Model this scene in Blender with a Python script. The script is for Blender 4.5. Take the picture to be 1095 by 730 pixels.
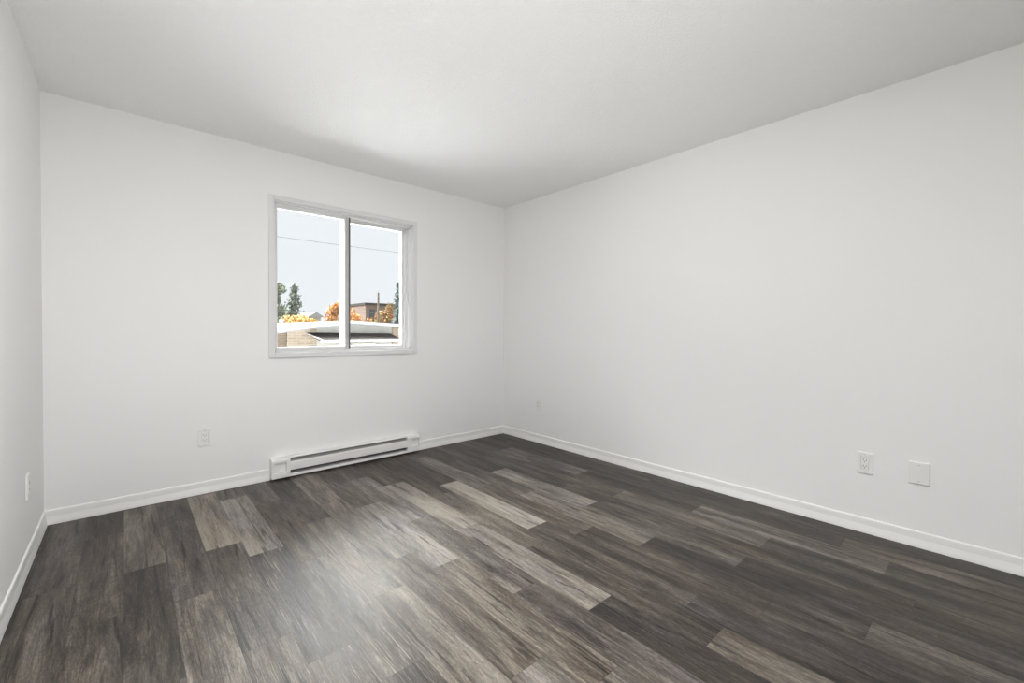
import bpy, bmesh, math, random
from mathutils import Vector, Matrix

for o in list(bpy.data.objects):
    bpy.data.objects.remove(o, do_unlink=True)
SC = bpy.context.scene
COL = SC.collection
R = math.radians
random.seed(7)

# ------------------------------------------------------------------ camera
FPX = 462.67
YAW, PITCH, ROLL = 0.72843, -0.01365, 0.00484
CAM = Vector((0.3516, -3.5738, 1.1117))
fw = Vector((math.sin(YAW) * math.cos(PITCH), math.cos(YAW) * math.cos(PITCH), math.sin(PITCH)))
r0 = Vector((math.cos(YAW), -math.sin(YAW), 0))
u0 = r0.cross(fw)
rt = math.cos(ROLL) * r0 + math.sin(ROLL) * u0
up = -math.sin(ROLL) * r0 + math.cos(ROLL) * u0
cd = bpy.data.cameras.new('camera')
cam = bpy.data.objects.new('camera', cd)
COL.objects.link(cam)
cam.matrix_world = Matrix(((rt.x, up.x, -fw.x, CAM.x), (rt.y, up.y, -fw.y, CAM.y),
                           (rt.z, up.z, -fw.z, CAM.z), (0, 0, 0, 1)))
cd.sensor_width = 36
cd.lens = FPX * 36 / 1095
cd.shift_y = -4.907 / 1095
cd.clip_start = 0.02
cd.clip_end = 500
SC.camera = cam

# ------------------------------------------------------------------ exposure
SC.view_settings.view_transform = 'Standard'
SC.view_settings.look = 'None'
SC.view_settings.gamma = 1
SC.view_settings.use_curve_mapping = False
SC.view_settings.exposure = 0.16
SC.cycles.max_bounces = 16
SC.cycles.diffuse_bounces = 10
SC.cycles.glossy_bounces = 4
SC.cycles.transparent_max_bounces = 12

# ------------------------------------------------------------------ overcast sky
SKY_LOW = (0.84, 0.865, 0.91)       # pale haze near the horizon
LOW_FRONT, LOW_REAR = 0.99, 0.92      # its brightness in front of and behind the house
SKY_FRONT, SKY_REAR = 30.0, 3.0     # brighter cloud overhead, in front of and behind the house
wd = bpy.data.worlds.new('sky')
SC.world = wd
wd.use_nodes = True
wn, wl = wd.node_tree.nodes, wd.node_tree.links
wn.clear()
w_out = wn.new('ShaderNodeOutputWorld')
w_bg = wn.new('ShaderNodeBackground')
w_tc = wn.new('ShaderNodeTexCoord')
w_sp = wn.new('ShaderNodeSeparateXYZ')
wl.new(w_tc.outputs['Generated'], w_sp.inputs[0])
w_el = wn.new('ShaderNodeMapRange')
w_el.interpolation_type = 'SMOOTHSTEP'
wl.new(w_sp.outputs['Z'], w_el.inputs['Value'])
w_el.inputs['From Min'].default_value = 0.28
w_el.inputs['From Max'].default_value = 0.60
w_side = wn.new('ShaderNodeMapRange')
w_side.interpolation_type = 'SMOOTHSTEP'
wl.new(w_sp.outputs['Y'], w_side.inputs['Value'])
w_side.inputs['From Min'].default_value = -0.25
w_side.inputs['From Max'].default_value = 0.25
w_side.inputs['To Min'].default_value = SKY_REAR
w_side.inputs['To Max'].default_value = SKY_FRONT
w_hi = wn.new('ShaderNodeVectorMath')
w_hi.operation = 'SCALE'
w_hi.inputs[0].default_value = (0.99, 1.0, 1.0)
wl.new(w_side.outputs[0], w_hi.inputs['Scale'])
w_mx = wn.new('ShaderNodeMix')
w_mx.data_type = 'RGBA'
wl.new(w_el.outputs[0], w_mx.inputs['Factor'])
w_ls = wn.new('ShaderNodeMapRange')
w_ls.interpolation_type = 'SMOOTHSTEP'
wl.new(w_sp.outputs['Y'], w_ls.inputs['Value'])
w_ls.inputs['From Min'].default_value = -0.25
w_ls.inputs['From Max'].default_value = 0.25
w_ls.inputs['To Min'].default_value = LOW_REAR
w_ls.inputs['To Max'].default_value = LOW_FRONT
w_lo = wn.new('ShaderNodeVectorMath')
w_lo.operation = 'SCALE'
w_lo.inputs[0].default_value = SKY_LOW
wl.new(w_ls.outputs[0], w_lo.inputs['Scale'])
wl.new(w_lo.outputs[0], w_mx.inputs[6])
wl.new(w_hi.outputs[0], w_mx.inputs[7])
wl.new(w_mx.outputs[2], w_bg.inputs['Color'])
wl.new(w_bg.outputs[0], w_out.inputs['Surface'])
wd.cycles.sampling_method = 'MANUAL'
wd.cycles.sample_map_resolution = 512

# daylight portals at the two windows (they only guide sampling, they give no light)
def portal(name, loc, rot, sx, sy):
    l = bpy.data.lights.new(name, 'AREA')
    l.shape = 'RECTANGLE'
    l.size, l.size_y = sx, sy
    l.cycles.is_portal = True
    o = bpy.data.objects.new(name, l)
    COL.objects.link(o)
    o.location = loc
    o.rotation_euler = rot
portal('daylight_portal', (1.742, 0.24, 1.5), (R(-90), 0, 0), 1.3, 1.3)
portal('daylight_portal', (1.9, -5.84, 1.3), (R(90), 0, 0), 2.5, 1.75)

# unseen fill lights added beside and behind the viewpoint: ceiling disc and uplighter
def fill_light(name, kind, loc, aim, watts, size, col=(1.0, 0.985, 0.98)):
    l = bpy.data.lights.new(name, kind)
    l.energy = watts
    l.color = col
    if kind == 'AREA':
        l.shape = 'DISK'
        l.size = size
    else:
        l.shadow_soft_size = size
    if kind == 'SPOT':
        l.spot_size = 2.4
        l.spot_blend = 1.0
    o = bpy.data.objects.new(name, l)
    COL.objects.link(o)
    o.location = loc
    o.rotation_euler = Vector(aim).to_track_quat('-Z', 'Y').to_euler()
fill_light('ceiling_fill', 'AREA', (0.8, -3.0, 2.435), (0, 0, -1), 49, 0.4)
fill_light('up_fill', 'SPOT', (1.0, -3.3, 0.35), (0.06, 0.62, 0.78), 85, 0.2)


# ------------------------------------------------------------------ helpers
def nd(nt, typ, **kw):
    n = nt.nodes.new(typ)
    for k, v in kw.items():
        if k in n.inputs.keys():
            n.inputs[k].default_value = v
        else:
            setattr(n, k, v)
    return n


def mat(name, col, rough=0.5, spec=0.5, metal=0.0, bump=None, vary=None):
    """bump=(scale, strength, distance); vary=(scale, amount) mottles the colour with noise"""
    m = bpy.data.materials.new(name)
    m.use_nodes = True
    nt = m.node_tree
    b = nt.nodes['Principled BSDF']
    b.inputs['Base Color'].default_value = (*col, 1)
    b.inputs['Roughness'].default_value = rough
    b.inputs['Specular IOR Level'].default_value = spec
    b.inputs['Metallic'].default_value = metal
    tc = nd(nt, 'ShaderNodeTexCoord')
    if vary:
        n = nd(nt, 'ShaderNodeTexNoise', Scale=vary[0], Detail=4.0)
        nt.links.new(tc.outputs['Object'], n.inputs['Vector'])
        mr = nd(nt, 'ShaderNodeMapRange')
        mr.inputs['From Min'].default_value = 0.3
        mr.inputs['From Max'].default_value = 0.7
        mr.inputs['To Min'].default_value = 1 - vary[1]
        mr.inputs['To Max'].default_value = 1 + vary[1]
        nt.links.new(n.outputs['Fac'], mr.inputs['Value'])
        vm = nd(nt, 'ShaderNodeVectorMath', operation='SCALE')
        vm.inputs[0].default_value = col
        nt.links.new(mr.outputs[0], vm.inputs['Scale'])
        nt.links.new(vm.outputs[0], b.inputs['Base Color'])
    if bump:
        n = nd(nt, 'ShaderNodeTexNoise', Scale=bump[0], Detail=3.0, Roughness=0.6)
        nt.links.new(tc.outputs['Object'], n.inputs['Vector'])
        bp = nd(nt, 'ShaderNodeBump', Strength=bump[1], Distance=bump[2])
        nt.links.new(n.outputs['Fac'], bp.inputs['Height'])
        nt.links.new(bp.outputs[0], b.inputs['Normal'])
    return m


def glass_mat(name):
    m = bpy.data.materials.new(name)
    m.use_nodes = True
    nt = m.node_tree
    nt.nodes.clear()
    o = nd(nt, 'ShaderNodeOutputMaterial')
    t = nd(nt, 'ShaderNodeBsdfTransparent')
    t.inputs['Color'].default_value = (0.97, 0.98, 0.975, 1)
    g = nd(nt, 'ShaderNodeBsdfGlossy', Roughness=0.0)
    f = nd(nt, 'ShaderNodeFresnel', IOR=1.35)
    x = nd(nt, 'ShaderNodeMixShader')
    nt.links.new(f.outputs[0], x.inputs[0])
    nt.links.new(t.outputs[0], x.inputs[1])
    nt.links.new(g.outputs[0], x.inputs[2])
    nt.links.new(x.outputs[0], o.inputs['Surface'])
    return m


def bx(bm, x0, x1, y0, y1, z0, z1, bev=0.0, seg=2):
    """add a box, optionally with rounded edges, to a bmesh"""
    if x0 > x1: x0, x1 = x1, x0
    if y0 > y1: y0, y1 = y1, y0
    if z0 > z1: z0, z1 = z1, z0
    t = bmesh.new()
    bmesh.ops.create_cube(t, size=1)
    for v in t.verts:
        v.co = Vector(((x0 + x1) / 2 + v.co.x * (x1 - x0), (y0 + y1) / 2 + v.co.y * (y1 - y0),
                       (z0 + z1) / 2 + v.co.z * (z1 - z0)))
    if bev:
        bmesh.ops.bevel(t, geom=list(t.edges), offset=bev, segments=seg, profile=0.6, affect='EDGES')
    merge(bm, t)


def merge(bm, t):
    me = bpy.data.meshes.new('tmp')
    t.to_mesh(me)
    t.free()
    bm.from_mesh(me)
    bpy.data.meshes.remove(me)


def prism(bm, pts, a, b, axis):
    """extrude a closed 2-D outline from a to b along axis: 'x' -> pts are (y,z), 'y' -> (x,z), 'z' -> (x,y)"""
    def co(p, t):
        return {'x': (t, p[0], p[1]), 'y': (p[0], t, p[1]), 'z': (p[0], p[1], t)}[axis]
    A = [bm.verts.new(co(p, a)) for p in pts]
    B = [bm.verts.new(co(p, b)) for p in pts]
    n = len(pts)
    fs = [bm.faces.new(A), bm.faces.new(B[::-1])]
    for i in range(n):
        fs.append(bm.faces.new((A[i], B[i], B[(i + 1) % n], A[(i + 1) % n])))
    bmesh.ops.recalc_face_normals(bm, faces=fs)


def cyl(bm, p0, p1, r0, r1=None, n=10):
    r1 = r0 if r1 is None else r1
    p0, p1 = Vector(p0), Vector(p1)
    d = (p1 - p0)
    L = d.length
    t = bmesh.new()
    bmesh.ops.create_cone(t, cap_ends=True, segments=n, radius1=r0, radius2=r1, depth=L)
    q = d.to_track_quat('Z', 'Y').to_matrix().to_4x4()
    bmesh.ops.transform(t, matrix=Matrix.Translation((p0 + p1) / 2) @ q, verts=list(t.verts))
    merge(bm, t)


def obj(name, bm, m, parent=None, smooth=False):
    me = bpy.data.meshes.new(name)
    bm.to_mesh(me)
    bm.free()
    for mm in (m if isinstance(m, (list, tuple)) else [m]):
        me.materials.append(mm)
    if smooth:
        for p in me.polygons:
            p.use_smooth = True
    o = bpy.data.objects.new(name, me)
    COL.objects.link(o)
    if parent:
        o.parent = parent
    return o


def tag(o, label, cat, group=None):
    o['label'] = label
    o['category'] = cat
    if group:
        o['group'] = group
    return o


def struct(o, label=None, cat=None):
    o['kind'] = 'structure'
    if label: o['label'] = label
    if cat: o['category'] = cat
    return o


def empty(name, loc=(0, 0, 0), rz=0):
    o = bpy.data.objects.new(name, None)
    COL.objects.link(o)
    o.empty_display_size = 0.1
    o.location = loc
    o.rotation_euler = (0, 0, rz)
    return o


def copy_tree(o, parent=None):
    c = o.copy()
    COL.objects.link(c)
    c.parent = parent
    for ch in list(o.children):
        copy_tree(ch, c)
    return c


# ------------------------------------------------------------------ materials
M_wall = mat('white_wall_paint', (0.845, 0.845, 0.842), 0.7, 0.25, bump=(180, 0.05, 0.001))
M_ceil = mat('white_stipple_ceiling', (0.86, 0.86, 0.858), 0.95, 0.1, bump=(95, 0.9, 0.006))
M_base = mat('white_semi_gloss_trim', (0.85, 0.845, 0.83), 0.35, 0.4)
M_vinyl = mat('white_window_vinyl', (0.73, 0.73, 0.732), 0.4, 0.4)
M_stile = mat('grey_painted_stile', (0.50, 0.50, 0.495), 0.45, 0.4)
M_strip = mat('dark_grey_strip', (0.12, 0.12, 0.118), 0.7, 0.2)
M_glass = glass_mat('clear_window_glass')
M_heat = mat('white_enamelled_steel', (0.80, 0.795, 0.785), 0.4, 0.5)
M_slot = mat('dark_grey_heater_fins', (0.20, 0.20, 0.20), 0.6, 0.3)
M_louv = mat('grey_heater_louver', (0.28, 0.28, 0.27), 0.5, 0.4)
M_plate = mat('white_outlet_plastic', (0.82, 0.815, 0.80), 0.35, 0.5)
M_hole = mat('outlet_slot_black', (0.05, 0.05, 0.05), 0.7, 0.2)
M_screw = mat('white_painted_screw', (0.60, 0.59, 0.57), 0.4, 0.5)


def floor_mat():
    m = bpy.data.materials.new('grey_brown_vinyl_planks')
    m.use_nodes = True
    nt = m.node_tree
    L = nt.links.new
    b = nt.nodes['Principled BSDF']
    tc = nd(nt, 'ShaderNodeTexCoord')
    at = nd(nt, 'ShaderNodeVertexColor')
    at.layer_name = 'plank'
    sp = nd(nt, 'ShaderNodeSeparateColor')
    L(at.outputs['Color'], sp.inputs[0])           # R tone, G seed, B warmth; alpha painted glints
    px = nd(nt, 'ShaderNodeSeparateXYZ')
    L(tc.outputs['Object'], px.inputs[0])
    sd = nd(nt, 'ShaderNodeMath', operation='MULTIPLY')
    L(sp.outputs[1], sd.inputs[0])
    sd.inputs[1].default_value = 97.0
    cb = nd(nt, 'ShaderNodeCombineXYZ')
    L(px.outputs[0], cb.inputs[0]); L(px.outputs[1], cb.inputs[1]); L(sd.outputs[0], cb.inputs[2])

    def noise(sx, sy, detail=3.0, rough=0.55, dist=0.0, off=0.0):
        mp = nd(nt, 'ShaderNodeMapping')
        mp.inputs['Scale'].default_value = (sx, sy, 1)
        mp.inputs['Location'].default_value = (off, off * 1.7, off * 0.3)
        L(cb.outputs[0], mp.inputs['Vector'])
        n = nd(nt, 'ShaderNodeTexNoise', Scale=1.0, Detail=detail, Roughness=rough, Distortion=dist)
        L(mp.outputs[0], n.inputs['Vector'])
        return n.outputs['Fac']

    def ramp(v, a, c, t0=0.0, t1=1.0):
        r = nd(nt, 'ShaderNodeMapRange')
        L(v, r.inputs['Value'])
        r.inputs['From Min'].default_value = a
        r.inputs['From Max'].default_value = c
        r.inputs['To Min'].default_value = t0
        r.inputs['To Max'].default_value = t1
        return r.outputs[0]

    def math_(op, a, c):
        n = nd(nt, 'ShaderNodeMath', operation=op)
        for i, v in enumerate((a, c)):
            if isinstance(v, (int, float)):
                n.inputs[i].default_value = v
            else:
                L(v, n.inputs[i])
        return n.outputs[0]

    streak = noise(15, 1.5, 3, 0.55, 0.6)                # broad lengthwise bands
    blotch = noise(14, 3.0, 4, 0.65, 0.9, 5.0)           # cloudy patches
    grain = noise(130, 7.0, 4, 0.7, 0.5, 9.0)            # pores
    fine = noise(330, 60, 2, 0.7, 0.0, 3.0)              # speckle
    crack = noise(38, 1.9, 3, 0.55, 1.0, 21.0)           # dark mineral streaks
    # cathedral figure: warped rings drawn out along the board
    warp = noise(7, 1.1, 2, 0.5, 0.8, 31.0)
    ringv = math_('SINE', math_('MULTIPLY', warp, 130.0), 0)
    knot = noise(12, 4.0, 2, 0.5, 0.4, 47.0)              # darker knot clouds

    v = math_('ADD', sp.outputs[0], ramp(streak, 0.28, 0.72, -0.20, 0.20))
    v = math_('ADD', v, ramp(blotch, 0.3, 0.7, -0.10, 0.10))
    v = math_('ADD', v, ramp(grain, 0.3, 0.7, -0.19, 0.19))
    v = math_('ADD', v, ramp(fine, 0.3, 0.7, -0.13, 0.13))
    v = math_('ADD', v, math_('MULTIPLY', ringv, 0.035))
    v = math_('SUBTRACT', v, ramp(crack, 0.58, 0.72, 0.0, 0.42))
    v = math_('SUBTRACT', v, ramp(knot, 0.66, 0.78, 0.0, 0.18))
    # window glints painted as pale grain lines, strongest on chosen boards
    glint = noise(210, 3.2, 2, 0.6, 1.2, 41.0)
    lm = math_('MULTIPLY', ramp(glint, 0.60, 0.66, 0.0, 0.45), at.outputs['Alpha'])
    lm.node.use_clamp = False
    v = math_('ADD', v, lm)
    cr = nd(nt, 'ShaderNodeValToRGB')
    L(v, cr.inputs[0])
    e = cr.color_ramp.elements
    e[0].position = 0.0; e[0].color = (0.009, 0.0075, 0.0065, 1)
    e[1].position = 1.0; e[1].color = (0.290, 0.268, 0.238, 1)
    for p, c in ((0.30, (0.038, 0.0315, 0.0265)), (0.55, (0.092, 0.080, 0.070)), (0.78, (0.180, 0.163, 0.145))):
        k = cr.color_ramp.elements.new(p)
        k.color = (*c, 1)
    # hue drift: warm brown to cool mauve grey
    hue = math_('ADD', math_('ADD', math_('MULTIPLY', sp.outputs[2], 0.5), 0.25), ramp(noise(10, 2.5, 2, 0.5, 0.3, 61.0), 0.3, 0.7, -0.30, 0.30))
    hr = nd(nt, 'ShaderNodeValToRGB')
    L(hue, hr.inputs[0])
    h = hr.color_ramp.elements
    h[0].position = 0.0; h[0].color = (0.97, 0.96, 1.04, 1)
    h[1].position = 1.0; h[1].color = (1.08, 0.99, 0.87, 1)
    k = hr.color_ramp.elements.new(0.5); k.color = (1.0, 0.985, 0.925, 1)
    mu = nd(nt, 'ShaderNodeMix', data_type='RGBA', blend_type='MULTIPLY')
    mu.inputs['Factor'].default_value = 1.0
    L(cr.outputs[0], mu.inputs[6]); L(hr.outputs[0], mu.inputs[7])
    # thin dark joint along every board edge (UV in metres from the board corner; size in second UV map)
    uv = nd(nt, 'ShaderNodeUVMap'); uv.uv_map = 'plank_uv'
    us = nd(nt, 'ShaderNodeSeparateXYZ'); L(uv.outputs[0], us.inputs[0])
    du = math_('SUBTRACT', 0.5, math_('ABSOLUTE', math_('SUBTRACT', us.outputs[0], 0.5), 0))
    dv = math_('SUBTRACT', 0.5, math_('ABSOLUTE', math_('SUBTRACT', us.outputs[1], 0.5), 0))
    d = math_('MINIMUM', math_('MULTIPLY', du, 0.1537), math_('MULTIPLY', dv, 0.9144))
    gr = ramp(d, 0.0004, 0.0020, 0.68, 1.0)
    fs = nd(nt, 'ShaderNodeVectorMath', operation='SCALE')
    L(mu.outputs[2], fs.inputs[0]); L(gr, fs.inputs['Scale'])
    L(fs.outputs[0], b.inputs['Base Color'])
    L(ramp(grain, 0.3, 0.7, 0.38, 0.56), b.inputs['Roughness'])
    b.inputs['Specular IOR Level'].default_value = 0.36
    bp = nd(nt, 'ShaderNodeBump', Strength=0.5, Distance=0.0015)
    L(math_('ADD', grain, math_('MULTIPLY', gr, 0.6)), bp.inputs['Height'])
    L(bp.outputs[0], b.inputs['Normal'])
    return m
M_floor = floor_mat()

# ------------------------------------------------------------------ room shell
W, H, YR = 3.421, 2.44, -5.6          # width, height, rear wall
T = 0.22
OX0, OX1, OZ0, OZ1 = 1.168, 2.318, 0.934, 2.070      # window opening

bm = bmesh.new()
bx(bm, -T, OX0, 0, T, -0.2, H + 0.2)
bx(bm, OX1, W + T, 0, T, -0.2, H + 0.2)
bx(bm, OX0, OX1, 0, T, -0.2, OZ0)
bx(bm, OX0, OX1, 0, T, OZ1, H + 0.2)
struct(obj('wall_back', bm, M_wall))
bm = bmesh.new(); bx(bm, -T, 0, YR - T, 0, -0.2, H + 0.2)
struct(obj('wall_left', bm, M_wall))
bm = bmesh.new(); bx(bm, W, W + T, YR - T, 0, -0.2, H + 0.2)
struct(obj('wall_right', bm, M_wall))
RX0, RX1, RZ0, RZ1 = 0.75, 3.05, 0.50, 2.10
bm = bmesh.new()
bx(bm, 0, RX0, YR - T, YR, -0.2, H + 0.2)
bx(bm, RX1, W, YR - T, YR, -0.2, H + 0.2)
bx(bm, RX0, RX1, YR - T, YR, -0.2, RZ0)
bx(bm, RX0, RX1, YR - T, YR, RZ1, H + 0.2)
struct(obj('wall_rear', bm, M_wall))
bm = bmesh.new(); bx(bm, 0, W, YR, 0, H, H + 0.2)
struct(obj('ceiling', bm, M_ceil))

# floor: every board is a face of the floor mesh with its own tone, lifted mid-floor for window glow and lowered near right for falloff
PW, PL, PX0 = 0.1537, 0.9144, 0.029
# column: (first joint, [tones from the window wall towards the camera])
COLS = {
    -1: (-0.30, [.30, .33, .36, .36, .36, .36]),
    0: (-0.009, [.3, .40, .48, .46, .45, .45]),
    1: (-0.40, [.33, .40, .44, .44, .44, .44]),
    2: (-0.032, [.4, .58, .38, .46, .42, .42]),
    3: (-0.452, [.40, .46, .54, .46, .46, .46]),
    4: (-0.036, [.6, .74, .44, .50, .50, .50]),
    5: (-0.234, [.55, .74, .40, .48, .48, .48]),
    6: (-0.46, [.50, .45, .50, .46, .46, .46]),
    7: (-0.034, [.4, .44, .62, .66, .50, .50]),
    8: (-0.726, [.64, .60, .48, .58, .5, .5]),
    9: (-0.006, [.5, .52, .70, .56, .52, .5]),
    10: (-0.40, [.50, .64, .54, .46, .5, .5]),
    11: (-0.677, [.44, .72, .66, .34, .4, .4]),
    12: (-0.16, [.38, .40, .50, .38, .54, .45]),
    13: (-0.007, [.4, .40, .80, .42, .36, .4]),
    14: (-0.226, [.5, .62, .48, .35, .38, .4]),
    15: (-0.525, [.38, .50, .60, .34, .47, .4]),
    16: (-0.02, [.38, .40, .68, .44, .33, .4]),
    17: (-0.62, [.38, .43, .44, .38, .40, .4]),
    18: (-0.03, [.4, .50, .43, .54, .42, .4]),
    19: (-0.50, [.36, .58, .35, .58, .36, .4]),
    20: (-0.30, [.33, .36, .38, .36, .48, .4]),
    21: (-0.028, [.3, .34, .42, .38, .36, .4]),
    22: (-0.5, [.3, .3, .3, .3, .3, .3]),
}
bm = bmesh.new()
uvl = bm.loops.layers.uv.new('plank_uv')
cl = bm.loops.layers.float_color.new('plank')
rng = random.Random(11)
for c, (j0, tones) in COLS.items():
    x0, x1 = PX0 + c * PW, PX0 + (c + 1) * PW
    y1 = 0.0
    k = 0
    fx0, fx1 = max(x0, 0), min(x1, W)
    top = j0 + PL
    while y1 > YR + 1e-4:
        y0 = j0 - PL * k
        tn = tones[min(k, len(tones) - 1)]
        ye = max(y0, YR)
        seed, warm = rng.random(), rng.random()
        glint = 1.0 if (c in (5, 6) and k == 2) or (c in (4, 5, 6) and k == 3) else (0.18 if rng.random() < 0.4 else 0.0)
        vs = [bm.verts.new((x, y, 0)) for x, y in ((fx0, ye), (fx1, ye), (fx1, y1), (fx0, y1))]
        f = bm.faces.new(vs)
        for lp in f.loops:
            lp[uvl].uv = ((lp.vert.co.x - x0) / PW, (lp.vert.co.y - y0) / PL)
            lp[cl] = (0.45 + (tn - 0.45) * 1.35, seed, warm, glint)
        y1 = ye
        k += 1
# sub-floor slab under the boards
bx(bm, 0, W, YR, 0, -0.2, -0.004)
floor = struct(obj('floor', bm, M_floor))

# baseboards
PROF = [(0.0, 0.0), (0.0145, 0.0), (0.0140, 0.012), (0.0095, 0.036), (0.0080, 0.044), (0.0078, 0.072),
        (0.0066, 0.0785), (0.0035, 0.0815), (0.0, 0.082)]
HX0, HX1 = 1.140, 2.357               # heater
bm = bmesh.new()
prism(bm, [(-a, z) for a, z in PROF], 0.0, HX0 - 0.001, 'x')
prism(bm, [(-a, z) for a, z in PROF], HX1 + 0.001, W, 'x')
struct(obj('baseboard_back', bm, M_base))
bm = bmesh.new(); prism(bm, [(a, z) for a, z in PROF], YR, 0, 'y')
struct(obj('baseboard_left', bm, M_base))
bm = bmesh.new(); prism(bm, [(W - a, z) for a, z in PROF], YR, 0, 'y')
struct(obj('baseboard_right', bm, M_base))
bm = bmesh.new(); prism(bm, [(YR + a, z) for a, z in PROF], 0, W, 'x')
struct(obj('baseboard_rear', bm, M_base))


# ------------------------------------------------------------------ windows
def ring(bm, x0, x1, z0, z1, w, y0, y1, bev=0.0, wt=None, wb=None):
    wt = w if wt is None else wt
    wb = w if wb is None else wb
    bx(bm, x0, x0 + w, y0, y1, z0, z1, bev)
    bx(bm, x1 - w, x1, y0, y1, z0, z1, bev)
    bx(bm, x0 + w, x1 - w, y0, y1, z1 - wt, z1, bev)
    bx(bm, x0 + w, x1 - w, y0, y1, z0, z0 + wb, bev)

win = struct(empty('window_1', (OX0, 0, OZ0)), 'white sliding window with two panes in the far wall', 'window')
ox, oz = OX0, OZ0
ww, hh = OX1 - OX0, OZ1 - OZ0
bm = bmesh.new()                      # thin flat casing on the wall face
ring(bm, -0.033, ww + 0.033, -0.031, hh + 0.037, 0.036, -0.018, 0.004, 0.003)
obj('casing', bm, M_vinyl, win)
bm = bmesh.new()                      # deep frame lining the opening, with track ribs
ring(bm, 0, ww, 0, hh, 0.010, 0.0, 0.19, 0.002)
bx(bm, 0.01, ww - 0.01, 0.05, 0.19, 0.009, 0.022)
for y in (0.018, 0.044, 0.112):
    bx(bm, 0.010, 0.019, y, y + 0.006, 0.01, hh - 0.01)
    bx(bm, ww - 0.019, ww - 0.010, y, y + 0.006, 0.01, hh - 0.01)
    bx(bm, 0.010, ww - 0.010, y, y + 0.006, 0.01, 0.024)
    bx(bm, 0.010, ww - 0.010, y, y + 0.006, hh - 0.024, hh - 0.010)
obj('window_frame', bm, M_vinyl, win)
mx = 1.712 - OX0                      # meeting stile
def sash(x0, x1, y0, y1, gl, wl_, wr_, wt, wb):
    bm = bmesh.new()
    z0, z1 = 0.022, hh - 0.012
    bx(bm, x0, x0 + wl_, y0, y1, z0, z1, 0.003)
    bx(bm, x1 - wr_, x1, y0, y1, z0, z1, 0.003)
    bx(bm, x0 + wl_, x1 - wr_, y0, y1, z1 - wt, z1, 0.003)
    bx(bm, x0 + wl_, x1 - wr_, y0, y1, z0, z0 + wb, 0.003)
    s = obj('sash', bm, M_vinyl, win)
    bm = bmesh.new()
    bx(bm, x0 + wl_ - 0.006, x1 - wr_ + 0.006, gl, gl + 0.004, z0 + wb - 0.006, z1 - wt + 0.006)
    obj('glass_pane', bm, M_glass, s)
    return s
sash(0.020, mx + 0.030, 0.030, 0.078, 0.050, 0.014, 0.027, 0.030, 0.022)
sash(mx + 0.004, ww - 0.020, 0.120, 0.175, 0.128, 0.030, 0.026, 0.028, 0.020)
bm = bmesh.new()
bx(bm, mx, mx + 0.038, 0.026, 0.136, 0.022, hh - 0.012, 0.003)
obj('meeting_stile', bm, M_stile, win)
bm = bmesh.new()
bx(bm, mx + 0.025, mx + 0.0385, 0.0245, 0.05, 0.024, hh - 0.014, 0.001)  # dark grey strip along the right of the stile front
obj('dark_strip', bm, M_strip, win)
bm = bmesh.new()
bx(bm, ww - 0.030, ww - 0.018, 0.060, 0.085, 0.44, 0.52, 0.003)
bx(bm, ww - 0.034, ww - 0.026, 0.052, 0.064, 0.47, 0.50, 0.002)
obj('latch', bm, M_vinyl, win)

fill_win = struct(empty('fill_window', (RX0, YR, RZ0)), 'wide white window added unseen in the rear wall for fill daylight', 'window')  # unseen window, added to bring in fill daylight
bm = bmesh.new()
rw, rh = RX1 - RX0, RZ1 - RZ0
ring(bm, 0, rw, 0, rh, 0.05, -T, 0.006, 0.003)
bx(bm, rw / 2 - 0.025, rw / 2 + 0.025, -0.14, -0.08, 0.05, rh - 0.05)
obj('window_frame', bm, M_vinyl, fill_win)
bm = bmesh.new()
bx(bm, 0.04, rw - 0.04, -0.112, -0.108, 0.04, rh - 0.04)
obj('glass_pane', bm, M_glass, fill_win)

# ------------------------------------------------------------------ electric baseboard heater
ht = tag(empty('baseboard_heater', (HX0, 0, 0)),
         'long white electric baseboard heater on the wall under the window', 'heater')
HL = HX1 - HX0
ZB, ZT, D = 0.014, 0.160, 0.062
CW = 0.125
bm = bmesh.new()                      # back pan, hood and lower lip
bx(bm, CW - 0.002, HL - CW + 0.002, -0.004, -0.0005, ZB, ZT)
prism(bm, [(-0.002, ZT), (-0.040, ZT), (-0.052, ZT - 0.005), (-0.052, ZT - 0.009), (-0.038, ZT - 0.004), (-0.002, ZT - 0.004)],
      CW - 0.002, HL - CW + 0.002, 'x')
prism(bm, [(-0.002, ZB), (-D, ZB), (-D - 0.001, ZB + 0.003), (-D, ZB + 0.022), (-D + 0.003, ZB + 0.022), (-D + 0.003, ZB + 0.004), (-0.002, ZB + 0.004)],
      CW - 0.002, HL - CW + 0.002, 'x')
obj('casing', bm, M_heat, ht)
bm = bmesh.new()
prism(bm, [(-D + 0.004, 0.061), (-D, 0.063), (-D - 0.001, 0.092), (-D, 0.121), (-D + 0.006, 0.126), (-D + 0.008, 0.124), (-D + 0.004, 0.119),
           (-D + 0.004, 0.065)], CW - 0.002, HL - CW + 0.002, 'x')
obj('front_panel', bm, M_heat, ht)
bm = bmesh.new()                      # sloping louver in the upper outlet
prism(bm, [(-0.050, 0.126), (-0.020, 0.150), (-0.018, 0.148), (-0.048, 0.123)], CW, HL - CW, 'x')
obj('outlet_louver', bm, M_louv, ht)
bm = bmesh.new()                      # finned element seen through the slots
cyl(bm, (CW - 0.01, -0.03, 0.075), (HL - CW + 0.01, -0.03, 0.075), 0.006)
for i in range(94):
    x = CW + 0.012 + i * (HL - 2 * CW - 0.024) / 93
    bx(bm, x, x + 0.0012, -0.052, -0.008, 0.042, 0.108)
obj('heating_element', bm, M_slot, ht)
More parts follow.
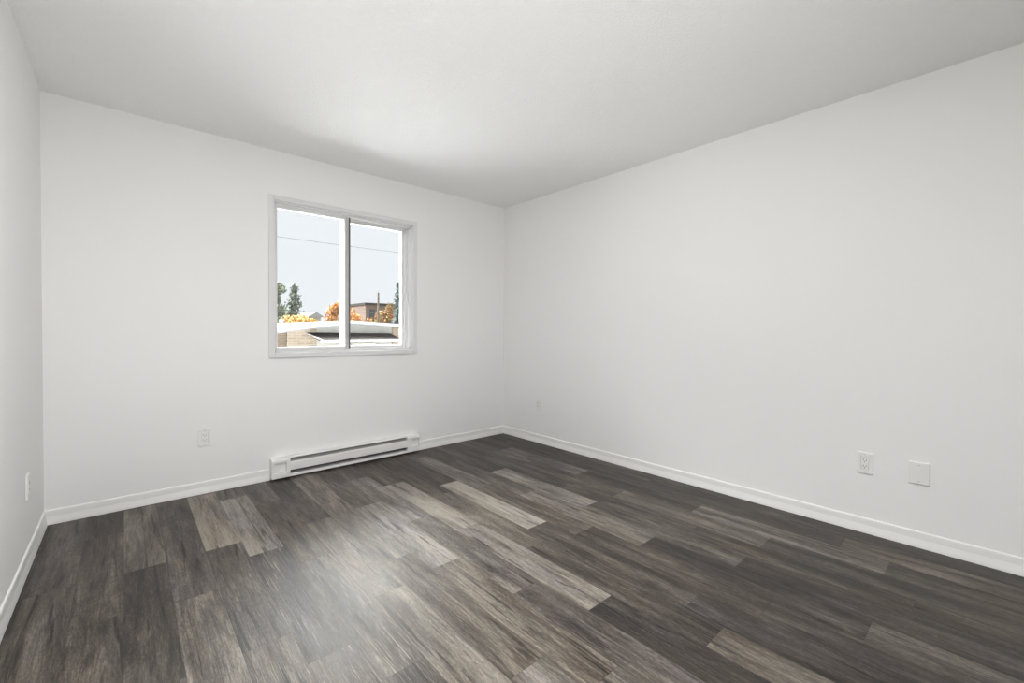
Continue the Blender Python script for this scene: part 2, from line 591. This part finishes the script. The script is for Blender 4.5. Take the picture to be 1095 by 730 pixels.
for side in (0, 1):
    x0 = 0.0 if side == 0 else HL - CW
    x1 = x0 + CW
    bm = bmesh.new()
    cx0, cx1 = (x0 + 0.018, x1 - 0.027) if side == 0 else (x0 + 0.046, x1 - 0.010)
    cz0, cz1 = 0.056, 0.128
    pr = [(-0.0005, ZB), (-D, ZB), (-D - 0.002, ZB + 0.004), (-D - 0.002, ZT - 0.016), (-D + 0.006, ZT - 0.004), (-D + 0.018, ZT), (-0.0005, ZT)]
    prism(bm, pr, x0, cx0, 'x')
    prism(bm, pr, cx1, x1, 'x')
    prism(bm, [(-0.0005, ZB), (-D, ZB), (-D - 0.002, ZB + 0.004), (-D - 0.002, cz0), (-0.0005, cz0)], cx0, cx1, 'x')
    prism(bm, [(-0.0005, cz1), (-D - 0.002, cz1), (-D - 0.002, ZT - 0.016), (-D + 0.006, ZT - 0.004), (-D + 0.018, ZT), (-0.0005, ZT)], cx0, cx1, 'x')
    cap = obj('end_cap', bm, M_heat, ht)
    bm = bmesh.new()
    bx(bm, cx0 + 0.0006, cx1 - 0.0006, -D + 0.017, -0.01, cz0 + 0.0006, cz1 - 0.0006, 0.0015)
    obj('access_cover', bm, M_heat, cap)


# ------------------------------------------------------------------ outlets and blank plate
def make_outlet():
    root = empty('wall_outlet')
    bm = bmesh.new()
    w, h, t = 0.035, 0.0575, 0.0085
    ring_w = (0.0172, 0.0340)           # half size of the opening
    bx(bm, -w, -ring_w[0], -t, 0, -h, h, 0.002)
    bx(bm, ring_w[0], w, -t, 0, -h, h, 0.002)
    bx(bm, -ring_w[0] - .002, ring_w[0] + .002, -t, 0, ring_w[1], h, 0.002)
    bx(bm, -ring_w[0] - .002, ring_w[0] + .002, -t, 0, -h, -ring_w[1], 0.002)
    obj('cover_plate', bm, M_plate, root)
    bm = bmesh.new()
    bx(bm, -0.0166, 0.0166, -t - 0.0015, -0.0008, -0.0334, 0.0334, 0.0012)
    rc = obj('receptacle', bm, M_plate, root)
    for s in (0.0185, -0.0145):
        for dx, dz, a, b_ in ((-0.0063, 0.0, 0.0011, 0.0042), (0.0063, 0.0, 0.0011, 0.0036)):
            bm = bmesh.new()
            bx(bm, dx - a, dx + a, -t - 0.0019, -t - 0.0010, s - b_, s + b_)
            obj('slot', bm, M_hole, rc)
        bm = bmesh.new()
        cyl(bm, (0, -t - 0.0019, s - 0.0098), (0, -t - 0.0010, s - 0.0098), 0.0024, n=12)
        obj('slot', bm, M_hole, rc)
    for z in (0.0480, -0.0480):
        bm = bmesh.new()
        cyl(bm, (0, -t - 0.0008, z), (0, -t + 0.001, z), 0.0032, n=14)
        obj('screw', bm, M_screw, root)
    return root

OUT = [
    ((0.746, -0.0003, 0.380), 0, 'white wall outlet on the window wall, left of the baseboard heater'),
    ((W - 0.0003, -0.535, 0.380), R(-90), 'small white wall outlet on the right wall, close to the far corner'),
    ((W - 0.0003, -3.094, 0.387), R(-90), 'white wall outlet on the right wall, beside the blank cover plate'),
    ((0.0003, -0.565, 0.375), R(90), 'white wall outlet seen edge on, on the left wall near the corner'),
]
proto = make_outlet()
for i, (loc, rz, lab) in enumerate(OUT):
    o = proto if i == 0 else copy_tree(proto)
    o.location = loc
    o.rotation_euler = (0, 0, rz)
    tag(o, lab, 'outlet', 'wall outlets')

bp = tag(empty('blank_cover_plate', (W - 0.0003, -3.314, 0.384), R(-90)),
         'blank white cover plate without sockets on the right wall, nearest the camera', 'cover plate')
bm = bmesh.new()
bx(bm, -0.040, 0.040, -0.009, 0, -0.0565, 0.0565, 0.0028, 3)
obj('cover_plate', bm, M_plate, bp)
for z in (0.042, -0.042):
    bm = bmesh.new()
    cyl(bm, (0, -0.0098, z), (0, -0.008, z), 0.0034, n=14)
    obj('screw', bm, M_screw, bp)

# ------------------------------------------------------------------ outside
GZ = -2.9
M_ground = mat('dry_grass_and_asphalt', (0.10, 0.10, 0.085), 0.95, 0.1, vary=(0.3, 0.3))
M_roofw = mat('white_roof_membrane', (0.50, 0.51, 0.52), 0.7, 0.2, vary=(1.5, 0.08))
M_fascia = mat('white_fascia_board', (0.62, 0.61, 0.59), 0.5, 0.3)
M_siding = mat('pale_grey_siding', (0.42, 0.41, 0.39), 0.7, 0.2, vary=(2, 0.08))
M_shingle = mat('dark_brown_shingles', (0.045, 0.040, 0.038), 0.9, 0.15, vary=(6, 0.35))
M_metal = mat('weathered_metal', (0.25, 0.25, 0.26), 0.5, 0.4)
M_dglass = mat('dark_house_window', (0.05, 0.055, 0.06), 0.15, 0.5)
M_pole = mat('weathered_wood_pole', (0.13, 0.11, 0.09), 0.9, 0.1, vary=(8, 0.25))
M_wire = mat('black_cable', (0.03, 0.03, 0.03), 0.6, 0.2)


def brick_mat(name, c1, c2, mortar, scale=1.0):
    m = bpy.data.materials.new(name)
    m.use_nodes = True
    nt = m.node_tree
    b = nt.nodes['Principled BSDF']
    b.inputs['Roughness'].default_value = 0.9
    b.inputs['Specular IOR Level'].default_value = 0.15
    tc = nd(nt, 'ShaderNodeTexCoord')
    mp = nd(nt, 'ShaderNodeMapping')
    mp.inputs['Rotation'].default_value = (R(90), 0, 0)
    br = nd(nt, 'ShaderNodeTexBrick', Scale=scale)
    br.inputs['Color1'].default_value = (*c1, 1)
    br.inputs['Color2'].default_value = (*c2, 1)
    br.inputs['Mortar'].default_value = (*mortar, 1)
    br.inputs['Brick Width'].default_value = 0.22
    br.inputs['Row Height'].default_value = 0.075
    br.inputs['Mortar Size'].default_value = 0.01
    nt.links.new(tc.outputs['Object'], mp.inputs['Vector'])
    nt.links.new(mp.outputs[0], br.inputs['Vector'])
    nt.links.new(br.outputs['Color'], b.inputs['Base Color'])
    return m
M_brick = brick_mat('tan_brick', (0.36, 0.285, 0.22), (0.27, 0.21, 0.16), (0.38, 0.345, 0.30))
M_bricks = brick_mat('brown_brick', (0.20, 0.145, 0.105), (0.16, 0.115, 0.085), (0.22, 0.19, 0.16))
M_redbrick = brick_mat('dark_red_brick', (0.17, 0.115, 0.09), (0.13, 0.09, 0.075), (0.18, 0.15, 0.13))

bm = bmesh.new()
bx(bm, -60, 90, 0.6, 160, GZ - 0.3, GZ)
bx(bm, -60, 90, -60, YR - 0.6, GZ - 0.3, GZ)
struct(obj('ground', bm, M_ground), 'ground outside the house', 'ground')

M_bounce = mat('white_bounce', (0.80, 0.80, 0.80), 0.8, 0.2, vary=(0.8, 0.05))  # for the unseen slab added to bounce daylight onto the ceiling
bm = bmesh.new()
bx(bm, -4, 8, 0.26, 4.6, GZ, -0.35)
bx(bm, -4, 8, 4.6, 4.7, GZ, -0.22, 0.01)
struct(obj('bounce_slab', bm, M_bounce), 'unseen white slab added below the window to bounce daylight upward', 'roof')

# neighbouring house with a low white roof
hs = tag(empty('house', (5.1, 9, GZ)), 'low white-roofed house with tan brick seen outside through the window', 'house')
def hp(name, bm, m, parent=None):
    for v in bm.verts:
        v.co -= Vector((5.1, 9, GZ))
    return obj(name, bm, m, parent or hs)
bm = bmesh.new(); prism(bm, [(3.55, GZ), (4.30, GZ), (4.30, 1.18), (3.55, 1.05)], 9.0, 16, 'y')
hp('brick_wall', bm, M_brick)
bm = bmesh.new(); prism(bm, [(3.28, GZ), (3.55, GZ), (3.55, 1.05), (3.28, 1.02)], 9.05, 16, 'y')
hp('side_wall', bm, M_bricks)
bm = bmesh.new(); prism(bm, [(4.30, GZ), (6.55, GZ), (6.55, 1.22), (5.11, 1.32), (4.30, 1.16)], 9.02, 16, 'y')
hp('gable_wall', bm, M_siding)
bm = bmesh.new(); prism(bm, [(6.55, GZ), (8.6, GZ), (8.6, 1.12), (6.55, 1.22)], 8.98, 16, 'y')
hp('brick_wall', bm, M_brick)
bm = bmesh.new()
prism(bm, [(2.75, 0.955), (5.11, 1.292), (5.11, 1.380), (2.75, 1.150)], 8.55, 16.5, 'y')
prism(bm, [(5.11, 1.292), (9.0, 1.090), (9.0, 1.178), (5.11, 1.380)], 8.55, 16.5, 'y')
hp('roof', bm, M_roofw)
bm = bmesh.new()
prism(bm, [(2.74, 0.95), (5.11, 1.288), (5.11, 1.310), (2.74, 0.985)], 8.52, 8.56, 'y')
prism(bm, [(5.11, 1.288), (9.01, 1.085), (9.01, 1.110), (5.11, 1.310)], 8.52, 8.56, 'y')
hp('fascia', bm, M_metal)
# lower shed roof across the front
bm = bmesh.new()
t = bmesh.new()
q = [(4.06, 9.02, 1.045), (6.50, 9.02, 1.020), (6.52, 8.25, 0.840), (4.20, 8.25, 0.855)]
a = [t.verts.new(p) for p in q]
b = [t.verts.new((p[0], p[1], p[2] - 0.05)) for p in q]
t.faces.new(a); t.faces.new(b[::-1])
for i in range(4):
    t.faces.new((a[i], b[i], b[(i + 1) % 4], a[(i + 1) % 4]))
bmesh.ops.recalc_face_normals(t, faces=list(t.faces))
merge(bm, t)
hp('porch_roof', bm, M_shingle)
bm = bmesh.new(); bx(bm, 4.16, 6.55, 8.20, 8.25, 0.775, 0.850, 0.006)
hp('gutter', bm, M_fascia)
bm = bmesh.new()
cyl(bm, (4.02, 8.98, 1.03), (4.24, 8.22, 0.83), 0.018)
hp('roof_edge', bm, M_fascia)
bm = bmesh.new(); ring(bm, 5.30, 6.00, 0.05, 0.72, 0.05, 8.97, 9.03)
fr = hp('window_frame', bm, M_fascia)
bm = bmesh.new(); bx(bm, 5.34, 5.96, 8.985, 9.0, 0.09, 0.68)
hp('window_pane', bm, M_dglass)
bm = bmesh.new(); cyl(bm, (4.15, 12, 1.2), (4.15, 12, 1.40), 0.05); cyl(bm, (4.15, 12, 1.40), (4.15, 12, 1.45), 0.085)
hp('roof_vent', bm, M_metal)


def box_house(name, label, x0, x1, y0, y1, z1, wm, roof_h, rm, wins=0):
    r_ = tag(empty(name, ((x0 + x1) / 2, (y0 + y1) / 2, GZ)), label, 'building')
    off = Vector(((x0 + x1) / 2, (y0 + y1) / 2, GZ))
    def add(n, bm, m):
        for v in bm.verts:
            v.co -= off
        return obj(n, bm, m, r_)
    bm = bmesh.new(); bx(bm, x0, x1, y0, y1, GZ, z1)
    add('wall', bm, wm)
    bm = bmesh.new()
    if roof_h > 0.3:
        prism(bm, [(x0 - .3, z1), (x1 + .3, z1), ((x0 + x1) / 2, z1 + roof_h)], y0 - .3, y1 + .3, 'y')
    else:
        bx(bm, x0 - .1, x1 + .1, y0 - .1, y1 + .1, z1, z1 + roof_h)
    add('roof', bm, rm)
    for i in range(wins):
        wx = x0 + (i + 0.5) * (x1 - x0) / wins
        bm = bmesh.new(); bx(bm, wx - .35, wx + .35, y0 - .05, y0 + .05, z1 - 1.5, z1 - .5)
        add('window', bm, M_dglass)
box_house('brick_building', 'dark red brick building with a flat roof seen through the right pane behind the pole',
          21.0, 27.5, 45, 55, 4.05, M_redbrick, 0.25, M_shingle, 4)
box_house('distant_house', 'small grey house far off left of the orange tree', 13.4, 14.4, 40, 44, 2.35, M_siding, 0.5, M_metal, 0)
box_house('distant_shed', 'tiny dark shed far off beside the yellow shrub', 12.0, 12.8, 40, 43, 2.25, M_bricks, 0.2, M_shingle, 0)


def leaf_mat(name, c, c2):
    m = bpy.data.materials.new(name)
    m.use_nodes = True
    nt = m.node_tree
    b = nt.nodes['Principled BSDF']
    b.inputs['Roughness'].default_value = 0.8
    b.inputs['Specular IOR Level'].default_value = 0.15
    tc = nd(nt, 'ShaderNodeTexCoord')
    n = nd(nt, 'ShaderNodeTexNoise', Scale=2.2, Detail=4.0)
    nt.links.new(tc.outputs['Object'], n.inputs['Vector'])
    r_ = nd(nt, 'ShaderNodeValToRGB')
    r_.color_ramp.elements[0].position = 0.35
    r_.color_ramp.elements[1].position = 0.65
    r_.color_ramp.elements[0].color = (*c, 1)
    r_.color_ramp.elements[1].color = (*c2, 1)
    nt.links.new(n.outputs['Fac'], r_.inputs[0])
    nt.links.new(r_.outputs[0], b.inputs['Base Color'])
    return m
L_green = leaf_mat('grey_green_leaves', (0.13, 0.15, 0.10), (0.20, 0.21, 0.15))
L_fir = leaf_mat('fir_needles', (0.10, 0.12, 0.10), (0.16, 0.175, 0.14))
L_blue = leaf_mat('blue_spruce_needles', (0.10, 0.13, 0.125), (0.16, 0.19, 0.18))
L_yellow = leaf_mat('yellow_leaves', (0.50, 0.34, 0.13), (0.40, 0.26, 0.11))
L_orange = leaf_mat('orange_leaves', (0.50, 0.25, 0.09), (0.36, 0.20, 0.09))
L_mixed = leaf_mat('autumn_leaves', (0.16, 0.15, 0.06), (0.30, 0.13, 0.06))


def leaves(bm, c, rx, ry, rz, n, s, rg):
    for _ in range(n):
        while True:
            p = Vector((rg.uniform(-1, 1), rg.uniform(-1, 1), rg.uniform(-1, 1)))
            if 0.25 < p.length < 1:
                break
        p = Vector((c[0] + p.x * rx, c[1] + p.y * ry, c[2] + p.z * rz))
        leaf(bm, p, s * rg.uniform(.6, 1.3), rg)


def leaf(bm, p, s, rg):
    a = Vector((rg.gauss(0, 1), rg.gauss(0, 1), rg.gauss(0, 1))).normalized()
    b = a.orthogonal().normalized()
    c = a.cross(b)
    pts = [p + b * s, p + c * s * .55, p - b * s, p - c * s * .55 + a * s * .2]
    bm.faces.new([bm.verts.new(q_) for q_ in pts])


def broad_tree(name, label, x, y, zb, blobs, lm, n, s, seed, trunk_r=0.12, bushy=False):
    rg = random.Random(seed)
    r_ = tag(empty(name, (x, y, GZ)), label, 'shrub' if bushy else 'tree')
    bm = bmesh.new()
    top = max(b_[2] for b_ in blobs)
    cyl(bm, (0, 0, 0), (0, 0, top - GZ), trunk_r, trunk_r * .4, 8)
    for b_ in blobs:
        cyl(bm, (0, 0, (b_[2] - GZ) * .55), (b_[0] - x, b_[1] - y, b_[2] - GZ), trunk_r * .5, trunk_r * .15, 6)
    obj('trunk', bm, M_pole, r_)
    bm = bmesh.new()
    for b_ in blobs:
        leaves(bm, (b_[0] - x, b_[1] - y, b_[2] - GZ), b_[3], b_[3], b_[4], n, s, rg)
    obj('foliage', bm, lm, r_)


def conifer(name, label, x, y, ztop, half, lm, seed, zlow=GZ + 0.6, nbr=300):
    rg = random.Random(seed)
    r_ = tag(empty(name, (x, y, GZ)), label, 'tree')
    bm = bmesh.new(); cyl(bm, (0, 0, 0), (0, 0, ztop - GZ), 0.16, 0.02, 8)
    obj('trunk', bm, M_pole, r_)
    bm = bmesh.new()
    for k in range(nbr):
        f = (k + rg.random()) / nbr
        z = (zlow - GZ) + (ztop - zlow) * f
        a = k * 2.39996 + rg.gauss(0, .3)
        rr = (half * (1 - f) ** 0.8 + 0.06) * rg.uniform(.55, 1.15)
        nl = 6 + int(16 * (1 - f))
        for i in range(nl):
            t_ = (i + 1) / nl
            p = Vector((math.cos(a) * rr * t_, math.sin(a) * rr * t_, z + 0.10 * rr - 0.42 * rr * t_ ** 1.3 + rg.gauss(0, .05)))
            p += Vector((rg.gauss(0, .07), rg.gauss(0, .07), 0))
            leaf(bm, p, 0.085 + 0.05 * (1 - f), rg)
    obj('foliage', bm, lm, r_)

broad_tree('leafy_tree', 'tall grey-green tree at the left edge of the left window pane', 8.0, 29.5, GZ,
           [(7.90, 29.5, 1.55, 0.84, 1.01), (8.01, 29.5, 2.66, 0.56, 0.78), (8.12, 29.5, 3.95, 0.58, 0.45), (8.63, 29.8, 1.99, 0.56, 0.67), (7.95, 29.5, 3.34, 0.39, 0.67), (8.01, 29.5, -0.13, 1.01, 1.01)],
           L_green, 420, 0.10, 3)
conifer('conifer_tree', 'pointed dark conifer tree seen through the left pane', 8.42, 26.5, 4.0, 1.5, L_fir, 4)
broad_tree('yellow_shrub', 'yellow autumn shrub below the conifer, behind the white roof', 8.3, 24, GZ,
           [(7.5, 24, 1.55, .55, .45), (8.1, 24, 1.6, .55, .42), (8.6, 24, 1.45, .5, .4), (8.0, 24, .7, 1.0, .8)], L_yellow, 260, 0.09, 5, 0.06, True)
broad_tree('orange_tree', 'round orange autumn tree just left of the centre window post', 12.0, 30, GZ,
           [(11.95, 30, 1.95, .55, .55), (12.1, 30, 2.6, .5, .5), (12.5, 30, 2.8, .45, .5), (12.2, 30, .9, .8, .8)], L_orange, 300, 0.10, 6, 0.09)
broad_tree('orange_tree', 'pale orange autumn tree just right of the centre window post', 14.65, 33, GZ,
           [(14.57, 33.0, 2.30, 0.65, 0.76), (15.11, 33.0, 1.97, 0.44, 0.54), (14.46, 33.0, 0.99, 0.87, 0.98)], L_orange, 300, 0.10, 7, 0.09)
broad_tree('autumn_tree', 'green and rust autumn tree right behind the utility pole', 16.5, 31, GZ,
           [(15.7, 31, 1.75, 0.8, 0.45), (16.6, 31, 2.1, 0.8, 0.75), (17.3, 31, 2.6, 0.6, 0.9), (16.5, 31, 0.9, 1.3, 1.0)], L_mixed, 420, 0.10, 8)
broad_tree('autumn_shrub', 'low olive autumn shrub at the left of the brick building', 16.4, 35.5, GZ,
           [(16.23, 35.5, 1.66, 0.68, 0.36), (16.79, 35.5, 1.61, 0.57, 0.34), (16.45, 35.5, 0.53, 0.90, 1.02)], L_mixed, 240, 0.09, 9, 0.06, True)
conifer('blue_spruce', 'blue-green spruce at the right edge of the right window pane', 16.45, 28, 4.9, 1.15, L_blue, 10)

pl = tag(empty('utility_pole', (12.95, 24, GZ)), 'thin wooden utility pole seen through the right pane', 'pole')
bm = bmesh.new()
cyl(bm, (0, 0, 0), (0, 0, 3.62 - GZ), 0.10, 0.065, 12)
obj('post', bm, M_pole, pl)
bm = bmesh.new()
cyl(bm, (0, 0, 3.60 - GZ), (0, 0, 3.78 - GZ), 0.03, 0.02, 8)
obj('insulator', bm, M_metal, pl)


def wire(label, pts, r_):
    bm = bmesh.new()
    for a, b in zip(pts[:-1], pts[1:]):
        cyl(bm, a, b, r_, n=5)
    tag(obj('overhead_wire', bm, M_wire), label, 'wire')
def span(a, b, sag, n=12):
    a, b = Vector(a), Vector(b)
    return [a.lerp(b, i / n) - Vector((0, 0, sag * 4 * (i / n) * (1 - i / n))) for i in range(n + 1)]
wire('thin overhead wire crossing the sky high in both window panes', span((-12, 18, 5.6), (26, 18, 5.6), 0.3), 0.012)
wire('low overhead wire running to the pole in front of the trees', span((-10, 24.0, 2.15), (12.95, 23.9, 2.30), 0.12), 0.016)
